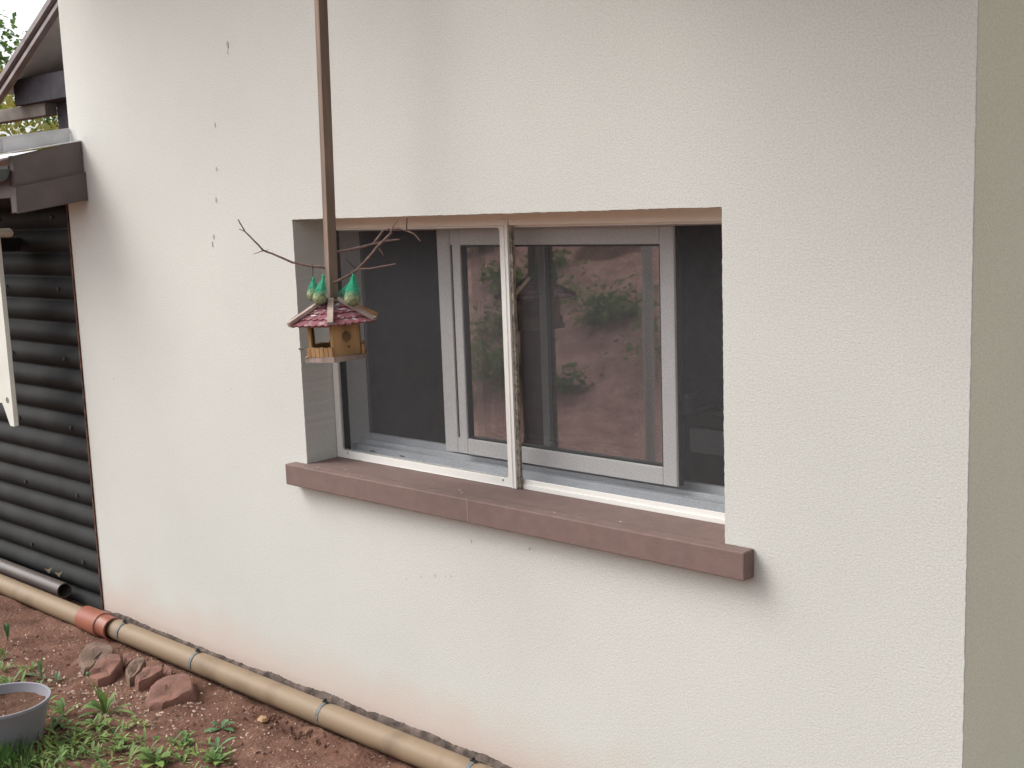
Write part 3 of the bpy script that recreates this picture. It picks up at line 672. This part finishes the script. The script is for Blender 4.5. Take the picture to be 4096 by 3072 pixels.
# ------------------------------------------------------------------ weeds
GR = Vector((.736, .676, 0)).normalized(); GT = Vector((.68, -.735, 0)).normalized()   # across the view / towards the viewer, on the ground
def at(b, a, up, tow=0): return b + GR*a + GT*tow + Vector((0, 0, up))
def weed(x, y, label, group=None, n=7, L=.06, W=.018, up=.5, seed=0, m_=None, name="weed", spec=None, stalks=()):
    rnd = random.Random(seed); z = gz(x, y)
    t = thing(name, label, "weed", (x, y, z), group=group); lf = MB(); o = Vector((0, 0, 0))
    for q in (spec or []): lf.leaf(o, at(o, *q[:3]), q[3], q[4] if len(q) > 4 else .25, seg=7)
    if not spec:
        for i in range(n):
            a = 6.283*i/n+rnd.uniform(-.4, .4); l = L*rnd.uniform(.65, 1.25); u = l*up*rnd.uniform(.4, 1.3)
            lf.leaf((0, 0, 0), (l*math.cos(a), l*math.sin(a), u), W*rnd.uniform(.8, 1.3), rnd.uniform(.1, .4), seg=6)
    lf.build("leaves", m_ or LEAF, t, smooth=180)
    for q in stalks:
        s_ = MB(); e = at(o, *q[:3]); s_.tube([o, o*.5+e*.5+Vector((0, 0, q[3])), e], [.0028, .0024, .002], 6); so_ = s_.build("stalk", STEM, t, smooth=180)
        hd = MB(); hd.lathe([(.001, -.006), (.006, -.003), (.008, .004), (.004, .010), (.001, .011)], 9, e); hd.build("flower_head", YELLOW if q[4] else LEAFB, so_, smooth=180)
    return t
k2 = .000437
main = []
weed(-.506, -.586, "tall dandelion with a closed bud on a long stalk in front of the stones", spec=[
    (-.030, .118, .0, .022, .05), (.020, .108, .0, .020, .05), (-.055, .055, .01, .034, .3), (-.078, .035, .02, .026, .5), (.040, .055, .0, .026, .35),
    (.098, .034, .0, .018, .15), (.128, .012, .05, .017, .25), (-.085, .012, .06, .018, .25), (-.02, .085, -.02, .024, .15), (.035, .075, -.03, .022, .2), (.01, .04, -.05, .03, .3), (-.095, .02, -.01, .02, .3)],
    stalks=[(-.052, .152, 0, .004, False)])
weed(-.43, -.66, "sprawling weed with an arched pale stalk below the tall dandelion", spec=[
    (.03, .01, .05, .016, .3), (-.05, .02, .03, .018, .3), (.06, .02, 0, .018, .4), (-.02, .02, .06, .014, .3), (.0, .03, -.04, .016, .3), (.05, .025, .05, .016, .3), (-.06, .01, -.03, .018, .3), (-.06, .03, .06, .016, .35)],
    stalks=[(.075, .004, .06, .05, False), (-.035, .004, .12, .012, True)])
weed(-.054, -.40, "neat rosette of rounded leaves alone on bare soil near the pipe", spec=[
    (-.036, .026, .0, .021, .35), (.030, .03, 0, .022, .4), (.050, .018, -.01, .019, .3), (.052, .004, .03, .020, .2), (-.055, .004, .03, .022, .2), (-.03, .006, .035, .017, .2), (.015, .02, -.04, .016, .3)], m_=LEAFB)
weed(-1.566, -.456, "upright dark green seedling at the left edge by the pipe", spec=[(0, .085, 0, .026, .02), (-.014, .075, 0, .02, .05), (.013, .08, .01, .018, .05), (-.03, .03, .02, .014, .3)], m_=LEAFB)
weed(-1.36, -.576, "thin weed with a narrow upright leaf left of the stones", spec=[(-.02, .10, 0, .014, .05), (.012, .05, .02, .016, .2), (-.04, .03, .03, .016, .3), (.04, .02, .02, .016, .3)])
weed(-1.02, -.575, "leafy weed standing behind the grey tub", spec=[(.012, .10, 0, .026, .03), (-.005, .085, .01, .020, .05), (.03, .05, 0, .018, .2), (-.045, .03, .02, .018, .3), (-.06, .02, 0, .016, .3), (.03, .02, .04, .016, .3)], m_=LEAFB)
weed(-.93, -.56, "small weed with one pale erect leaf between tub and stones", spec=[(.014, .055, 0, .014, .04), (-.02, .03, .02, .018, .3), (.03, .02, .02, .016, .3), (.0, .03, -.03, .02, .3)], m_=LEAFB)
weed(-.60, -.70, "low weed close against the right rim of the grey tub", n=8, L=.06, W=.016, up=.6, seed=4)
weed(-.003, -.686, "bright green clump of toothed leaves at the bottom edge of the photo", n=13, L=.075, W=.022, up=.55, seed=5)
weed(.15, -.55, "bushy little weed right of the bright green clump", n=12, L=.05, W=.016, up=.6, seed=6)
weed(-.05, -.55, "pale green weed between the bright clump and the rosette", n=7, L=.05, W=.016, up=.5, seed=7)
weed(.07, -.50, "single sprig with drooping narrow leaves near the bottom right of the soil", n=5, L=.055, W=.013, up=.8, seed=8, m_=LEAFB)

gc = MB(); rnd = random.Random(21)
def cover(cx, cy, sx, sy, n, L, W):
    for i in range(n):
        x, y = rnd.gauss(cx, sx), rnd.gauss(cy, sy)
        if y > -.34 or (x+.555)**2+(y+.928)**2 < .022: continue
        z = gz(x, y)
        for k in range(rnd.randint(2, 5)):
            a = rnd.random()*6.283; l = L*rnd.uniform(.5, 1.3); gc.leaf((x, y, z), (x+l*math.cos(a), y+l*math.sin(a), z+l*rnd.uniform(.15, .9)), W*rnd.uniform(.6, 1.3), rnd.uniform(.1, .4), seg=3)
cover(-.36, -.80, .16, .09, 62, .042, .010)
cover(-.20, -.70, .16, .06, 42, .04, .009)
cover(-.62, -.74, .2, .06, 34, .045, .012)
cover(-1.15, -.64, .2, .04, 24, .045, .012)
cover(.05, -.58, .12, .05, 34, .034, .010)
cover(-.33, -.95, .14, .08, 95, .04, .008)
tag(gc.build("ground_cover", LEAF, smooth=180), "low mixed weeds and clover spreading over the soil around the tub", "weeds", kind="stuff")
gs = MB()
for i in range(420):
    x, y = rnd.gauss(-.42, .07), rnd.gauss(-1.02, .05)
    if (x+.555)**2+(y+.928)**2 < .0165: continue
    z = gz(x, y); a = rnd.random()*6.283; l = rnd.uniform(.04, .085)
    gs.leaf((x, y, z), (x+l*.4*math.cos(a), y+l*.4*math.sin(a), z+l), .004, .2, seg=3)
tag(gs.build("grass", mat("grass blade", (.07, .15, .035), .6, .2, transl=.25), smooth=180), "short grass growing against the front of the tub", "grass", kind="stuff")

# bank planting seen mirrored in the glass, then unseen shrubs added for green bounce
bk = MB(); rnd = random.Random(8)
for i in range(70):
    cx, cy = (rnd.uniform(-16, 2), rnd.uniform(-11.5, -4.2)) if i > 45 else (rnd.uniform(-8.5, -1.8), rnd.uniform(-7.2, -3.6)); cz = gz(cx, cy); rr = rnd.uniform(.12, .45)
    for k in range(int(700*rr+60)):
        d = Vector((rnd.gauss(0, 1), rnd.gauss(0, 1), abs(rnd.gauss(0, .8))))*rr*.5; p = Vector((cx, cy, cz))+d
        ax = Vector((rnd.uniform(-1, 1), rnd.uniform(-1, 1), rnd.uniform(.1, 1))).normalized(); L = rnd.uniform(.04, .10); sd = ax.orthogonal().normalized()*L*.25
        bk.add([p, p+ax*L*.5+sd, p+ax*L, p+ax*L*.5-sd], [(0, 1, 2, 3)])
for i in range(26):  # off-view shrubs added to throw green bounce on the wall
    cx, cy = rnd.uniform(3.6, 9), rnd.uniform(-8.5, -4.2); cz = gz(cx, cy); rr = rnd.uniform(.7, 1.2)
    for k in range(420):
        d = Vector((rnd.gauss(0, 1), rnd.gauss(0, 1), abs(rnd.gauss(0, 1))))*rr*.6; p = Vector((cx, cy, cz))+d
        ax = Vector((rnd.uniform(-1, 1), rnd.uniform(-1, 1), rnd.uniform(.1, 1))).normalized(); L = rnd.uniform(.12, .28); sd = ax.orthogonal().normalized()*L*.3
        bk.add([p, p+ax*L*.5+sd, p+ax*L, p+ax*L*.5-sd], [(0, 1, 2, 3)])
tag(bk.build("bank_and_bounce_plants", LEAF), "scattered green plants on the red bank mirrored in the glass, plus added unseen shrubs", "plants", kind="stuff")
gp = thing("garden_post", "dark wooden post on the far side of the garden mirrored in the window glass", "post", (-2.42, -3.48, 0))
MB().box(-.07, .07, -.07, .07, -.1, 1.05).build("shaft", WOODD, gp, bevel=.008)
MB().prism([(-.075, 1.051), (.075, 1.051), (0, 1.12)], 1, -.075, .075).build("cap", WOODD, gp)

wp = thing("added_strip_post", "slim white post added so its reflection makes a pale strip at the right side of the window glass", "post", (-1.100, -3.1, 0))
MB().lathe([(.001, -.1), (0.035, -.1), (0.035, 2.3), (.001, 2.31)], 16).build("shaft", WHITE, wp, smooth=40)  # unseen post added to mirror as a bright strip in the pane
MB().lathe([(.035, 0), (.07, .004), (.07, .02), (.035, .03)], 16).build("added_post_base", STEEL, wp, smooth=40)

# ------------------------------------------------------------------ bird feeder hanging on its pole
FO = Vector((.492, -.235, 1.317))      # centre of the underside
feeder = thing("bird_feeder", "wooden hexagonal bird house with pink scalloped roof hanging on a long brown pole", "bird feeder", FO)
tilt = Matrix.Rotation(R(-1.6), 4, f_) # leans a little, right side up
feeder.rotation_euler = (tilt @ Matrix.Rotation(R(-43), 4, 'Z')).to_euler()
def hexv(r_, k, z=0): return Vector((r_*math.cos(R(60*k)), r_*math.sin(R(60*k)), z))
RB, RW, RR = .106, .090, .1445
def hexprism(r_, z0, z1): return MB().prism([(r_*math.cos(R(60*k)), r_*math.sin(R(60*k))) for k in range(6)], 2, z0, z1)
hexprism(RB, 0, .014).build("base", WOODW, feeder, bevel=.002)
def face_frame(k, r_):
    """matrix whose x runs along wall face k, y outward, z up, origin at the face's foot centre"""
    a, b_ = hexv(r_, k), hexv(r_, k+1); x = (b_-a).normalized(); o = (a+b_)/2; y = o.normalized()
    m_ = Matrix((x, y, Vector((0, 0, 1)))).transposed().to_4x4(); m_.translation = o; return m_, (b_-a).length
for k in (0, 2, 4):
    m_, ln = face_frame(k, RW); h = ln/2
    op = [(-h, .0145), (h, .0145), (h, .115), (-h, .115)]
    hx, hz_ = {0: (.002, .072), 2: (-.013, .080), 4: (.002, .072)}[k]; ho = [(hx+.0165*math.cos(q*6.283/24), hz_+.0175*math.sin(q*6.283/24)) for q in range(24)]
    tri = geometry.tessellate_polygon([[Vector((*p, 0)) for p in op], [Vector((*p, 0)) for p in ho]])
    P = op+ho; n = len(P); b = MB(); fs = [tuple(t) for t in tri]+[tuple(i+n for i in reversed(t)) for t in tri]
    for base, cnt in ((0, 4), (4, 24)):
        for i in range(cnt): a = base+i; c = base+(i+1) % cnt; fs.append((a, c, c+n, a+n))
    b.add([m_ @ Vector((p[0], 0, p[1])) for p in P]+[m_ @ Vector((p[0], -.007, p[1])) for p in P], fs)
    wl_ = b.build("wall_board", WOODO, feeder)
    kn = MB(); kn.lathe([(.0, .0), (.0045, 0)], 10); MQ = m_ @ Matrix.Translation((.006, .0006, .040)) @ Matrix.Rotation(R(-90), 4, 'X') @ Matrix.Diagonal((1.3, .8, 1, 1))
    kn.v = [MQ @ v for v in kn.v]; kn.build("knot", mat("knot", (.16, .07, .03), .7), wl_)
for k in (1, 3, 5):
    m_, ln = face_frame(k, RB-.005); h = ln/2-.003
    rl = MB(); nsl = 6; wdt = 2*h/nsl
    for i in range(nsl): rl.box(-h+i*wdt+.0006, -h+(i+1)*wdt-.0012, -.004, .002, .0145, .043+(.0012 if i % 2 else 0), m_)
    rl.box(-h, h, -.006, -.0041, .0145, .041, m_)
    rl.build("railing", WOODO, feeder)
    m2, l2 = face_frame(k, RW)
    MB().box(-l2/2+.001, l2/2-.001, -.007, 0, .104, .115, m2).box(-l2/2, -l2/2+.010, -.008, 0, .0145, .104, m2).box(l2/2-.010, l2/2, -.008, 0, .0145, .104, m2).build("opening_frame", WOODO, feeder)
    if k == 5: pass
MB().tube([hexv(.108, 5, .043)*1.0, hexv(.125, 5, .043)], .003, 8).build("perch", WOODW, feeder)
# inner tray with the shade inside put into its dark colour
hexprism(.08, .0142, .02).build("shade_floor", WOODD, feeder)
# roof: six faces of scalloped shingle rows on a board
ZE, ZTOP, RT0 = .112, .174, .020
core = MB()
core.v += [hexv(RR, k, ZE) for k in range(6)]+[hexv(RT0, k, ZTOP) for k in range(6)]
core.f += [(k, (k+1) % 6, 6+(k+1) % 6, 6+k) for k in range(6)]+[tuple(range(5, -1, -1)), tuple(range(6, 12))]
rob = core.build("roof", mat("roof underside", (.10, .05, .045), .8), feeder)
for k in range(6):
    A, B, Cc, D = hexv(RR, k, ZE), hexv(RR, k+1, ZE), hexv(RT0, k+1, ZTOP), hexv(RT0, k, ZTOP)
    nrm = (B-A).cross(D-A).normalized(); sh = MB(); rows = 4
    down = ((A+B)/2-(Cc+D)/2).normalized()
    for i in range(rows):
        t0 = i/rows; t1 = min(1, (i+1.25)/rows); cnt = max(2, round(6-i*1.1)); seg = cnt*6
        lo, hi = [], []
        for q in range(seg+1):
            u = q/seg; pl = (A+(B-A)*u)*(1-t0)+(D+(Cc-D)*u)*t0; ph = (A+(B-A)*u)*(1-t1)+(D+(Cc-D)*u)*t1
            sc_ = abs(math.sin(math.pi*u*cnt))**.6
            lo.append(pl+down*(.0075*sc_-.002)+nrm*(.0066)); hi.append(ph+nrm*.0012)
        vs = []
        for a, b_ in zip(lo, hi): vs += [a-nrm*.0052, a, b_]
        sh.add(vs, [(3*q+j, 3*q+3+j, 3*q+4+j, 3*q+1+j) for q in range(seg) for j in range(2)])
    s_ = sh.build("shingles", ROOFP, rob)
    # flakes of pale paint
    rq = random.Random(k*7+1)
    for i in range(5):
        u = rq.uniform(.15, .85); t = (rq.choice([1, 2, 3])+rq.uniform(.25, .7))/rows*.92; c = (A+(B-A)*u)*(1-t)+(D+(Cc-D)*u)*t+nrm*.0075; ex = (B-A).normalized(); ey = -down; rr = rq.uniform(.003, .0075)
        MB().add([c+ex*math.cos(j*6.283/8)*rr*rq.uniform(.9, 2.0)+ey*math.sin(j*6.283/8)*rr*rq.uniform(.4, .7) for j in range(8)], [tuple(range(8))]).build("paint_flake", mat("flaked white paint", (.55, .48, .50), .8), rob)
for k in range(6):
    a, b_ = hexv(RR+.004, k, ZE+.004), hexv(RT0+.002, k, ZTOP+.006); d = (b_-a).normalized(); sd = Vector((0, 0, 1)).cross(d).normalized(); up_ = d.cross(sd).normalized()
    if up_.z < 0: up_ = -up_
    hp = MB(); q = [a-sd*.009, a+sd*.009, b_+sd*.009, b_-sd*.009]; hp.add(q+[v+up_*.011 for v in q], [(0, 3, 2, 1), (4, 5, 6, 7), (0, 1, 5, 4), (1, 2, 6, 5), (2, 3, 7, 6), (3, 0, 4, 7)])
    hp.build("hip_batten", WOODO if k == 2 else WOODW, rob, bevel=.001)
hexprism(.031, .178, .185).build("roof_collar", WOODW, feeder, bevel=.0015)
MB().lathe([(.0005, .1855), (.0245, .1855), (.0245, .1872), (.0005, .1872)], 18).build("collar_washer", RUBBER, feeder)
# pole
PB = FO+Vector((-.004, 0, .187)); PT = Vector((.540, -.235, ZT-.002))
pd = (PT-PB).normalized(); pr = math.radians(-12)
ax1 = Vector((math.cos(pr), math.sin(pr), 0)); ax1 = (ax1-pd*ax1.dot(pd)).normalized(); ax2 = pd.cross(ax1)
pl = MB(); hw = .0148; vs = []
for i in range(13):
    c = PB+(PT-PB)*i/12
    for sx, sy in ((-1, -1), (1, -1), (1, 1), (-1, 1)): vs.append(c+ax1*sx*hw+ax2*sy*hw)
pl.add(vs, [(4*i+k, 4*i+(k+1) % 4, 4*i+4+(k+1) % 4, 4*i+4+k) for i in range(12) for k in range(4)]+[(3, 2, 1, 0), (48, 49, 50, 51)])
inv = (Matrix.Translation(FO) @ (tilt @ Matrix.Rotation(R(-43), 4, 'Z'))).inverted()
def to_local(mb): mb.v = [inv @ v for v in mb.v]; return mb
to_local(pl).build("pole", POLE, feeder, bevel=.0015)
# twigs stuck into the pole: a = metres to the viewer's right of the pole, b = metres above the collar, c = towards the viewer
KP = .000327; PC = FO + Vector((0, 0, .185))
def tp(px, py, c=0): return PC + RT*((px-1012)*KP) + UP*((945-py)*KP) - f_*c
def twig(pts, r0_, r1_, m_=TWIG, dep=(0, 0)):
    n = len(pts); P = [tp(x, y, dep[0]+(dep[1]-dep[0])*i/(n-1)) for i, (x, y) in enumerate(pts)]
    Q = []
    for i in range(n-1):
        for k in range(3): Q.append(P[i].lerp(P[i+1], k/3)+Vector((random.uniform(-1, 1), random.uniform(-1, 1), random.uniform(-1, 1)))*.0008)
    Q.append(P[-1]); k = len(Q)
    return MB().tube(Q, [1.2*(r0_+(r1_-r0_)*i/(k-1)) for i in range(k)], 7)
def add_twig(main_, subs):
    o = to_local(main_).build("twig", TWIG, feeder, smooth=180)
    for s_, m_ in subs: to_local(s_).build("side_shoot", m_, o, smooth=180)
add_twig(twig([(990, 656), (950, 655), (830, 645), (640, 610), (500, 550), (370, 500), (330, 450), (215, 335), (155, 220)], .0038, .0016, dep=(.0, .06)),
         [(twig([(215, 335), (190, 322), (160, 310)], .0013, .0008, dep=(.052, .055)), TWIGD), (twig([(380, 505), (350, 518), (290, 543)], .0015, .0008, dep=(.04, .05)), TWIG), (twig([(405, 515), (422, 492)], .0012, .0008, dep=(.04, .04)), TWIG)])
add_twig(twig([(1010, 520), (1045, 510), (1240, 470), (1395, 432), (1440, 370), (1500, 300), (1640, 290), (1720, 315), (1790, 350), (1845, 415)], .004, .0018, dep=(0, .03)),
         [(twig([(1395, 432), (1520, 402), (1640, 385)], .003, .0022, dep=(.012, .0)), TWIG), (twig([(1710, 312), (1713, 250), (1717, 188)], .0016, .001, dep=(.024, .02)), TWIGD)])
add_twig(twig([(1010, 800), (1040, 790), (1185, 725), (1260, 670), (1330, 605), (1440, 475), (1570, 350), (1590, 290)], .0042, .0028, dep=(.012, .055)),
         [(twig([(1245, 682), (1195, 635), (1150, 580)], .0014, .0008, dep=(.025, .04)), TWIGD), (twig([(1255, 676), (1370, 675), (1490, 660), (1625, 640)], .0022, .0016, dep=(.03, .08)), TWIG), (twig([(1455, 480), (1480, 515), (1500, 550)], .0018, .0012, dep=(.042, .04)), TWIG), (twig([(1590, 290), (1615, 262), (1645, 222)], .0016, .0008, dep=(.055, .06)), TWIG)])
# fat balls in green nets
def fat_ball(label, top, ctr, rad, wtop, hook=None, dep=0, lean=0, empty=False):
    T = tp(*top, dep); Bc = tp(*ctr, dep); t = thing("fat_ball", label, "fat ball", Bc, group="fat balls in green nets on the feeder twigs")
    rel = T-Bc; n = 30; bag = MB(); prof = []
    steps = 16; vs = []
    for i in range(steps+1):
        q = i/steps        # 0 bottom .. 1 neck
        if q < .5:
            a = -math.pi/2+q*2*math.pi*.62; zz = rad*1.06*math.sin(a); rr = rad*1.06*math.cos(a)*(1 if not empty else .8); c = Vector((0, 0, zz))
            zlast, rlast = zz, rr
        else:
            u = (q-.5)*2; c = Vector((rel.x*u, rel.y*u, zlast+(rel.z-zlast)*u)); rr = rlast+(wtop-rlast)*min(1, u*1.08)**1.5
            if u > .93: rr = wtop*1.5
        for k in range(n): a = 6.2832*k/n; rq = rr*(1+(.04+.16*max(0, q-.45))*math.sin(k*6.2832*5/n+i*.35)+.12*max(0, q-.4)*nz(k*.9, i*.6, rad*900)); vs.append(c+Vector((rq*math.cos(a), rq*math.sin(a), 0)))
    bag.add(vs, [(i*n+k, i*n+(k+1) % n, (i+1)*n+(k+1) % n, (i+1)*n+k) for i in range(steps) for k in range(n)])
    bag.build("net", NET, t, smooth=180)
    if not empty:
        sd_ = MB(); prof = [(max(.0005, rad*.97*math.cos(R(-90+12*i))), rad*.97*math.sin(R(-90+12*i))) for i in range(16)]; sd_.lathe(prof, 26)
        sd_.v = [v*(1+.07*noise.noise(v*160)+.05*noise.noise(v*60)) for v in sd_.v]; sd_.build("seed_ball", SEED, t, smooth=180)
    kn = MB(); kn.lathe([(.0005, -.004), (.0035, -.002), (.004, .003), (.002, .008), (.0005, .009)], 8, rel); kn.build("knot", mat("bright net knot", (.03, .42, .2), .6), t, smooth=180)
    if hook:
        P = [tp(*p, dep)-Bc for p in hook]; MB().tube(P, .0013, 6).build("hook", WIRE, t, smooth=180)
fat_ball("thin fat ball hanging on a dark hook from the left twig, outermost left", (840, 772), (833, 915), .0185, .004, hook=[(826, 632), (830, 655), (838, 700), (832, 735), (832, 775)], dep=.03)
fat_ball("half eaten fat ball in a bright green net pressed against the pole's left side", (945, 752), (905, 950), .0205, .003, dep=.05)
fat_ball("large round fat ball in the right green net resting on the roof", (1222, 752), (1212, 955), .0245, .005, hook=[(1182, 715), (1188, 735), (1205, 745), (1220, 757)], dep=.055)
fat_ball("emptied limp green net behind the large round fat ball", (1205, 775), (1118, 905), .024, .005, dep=.012, empty=True)
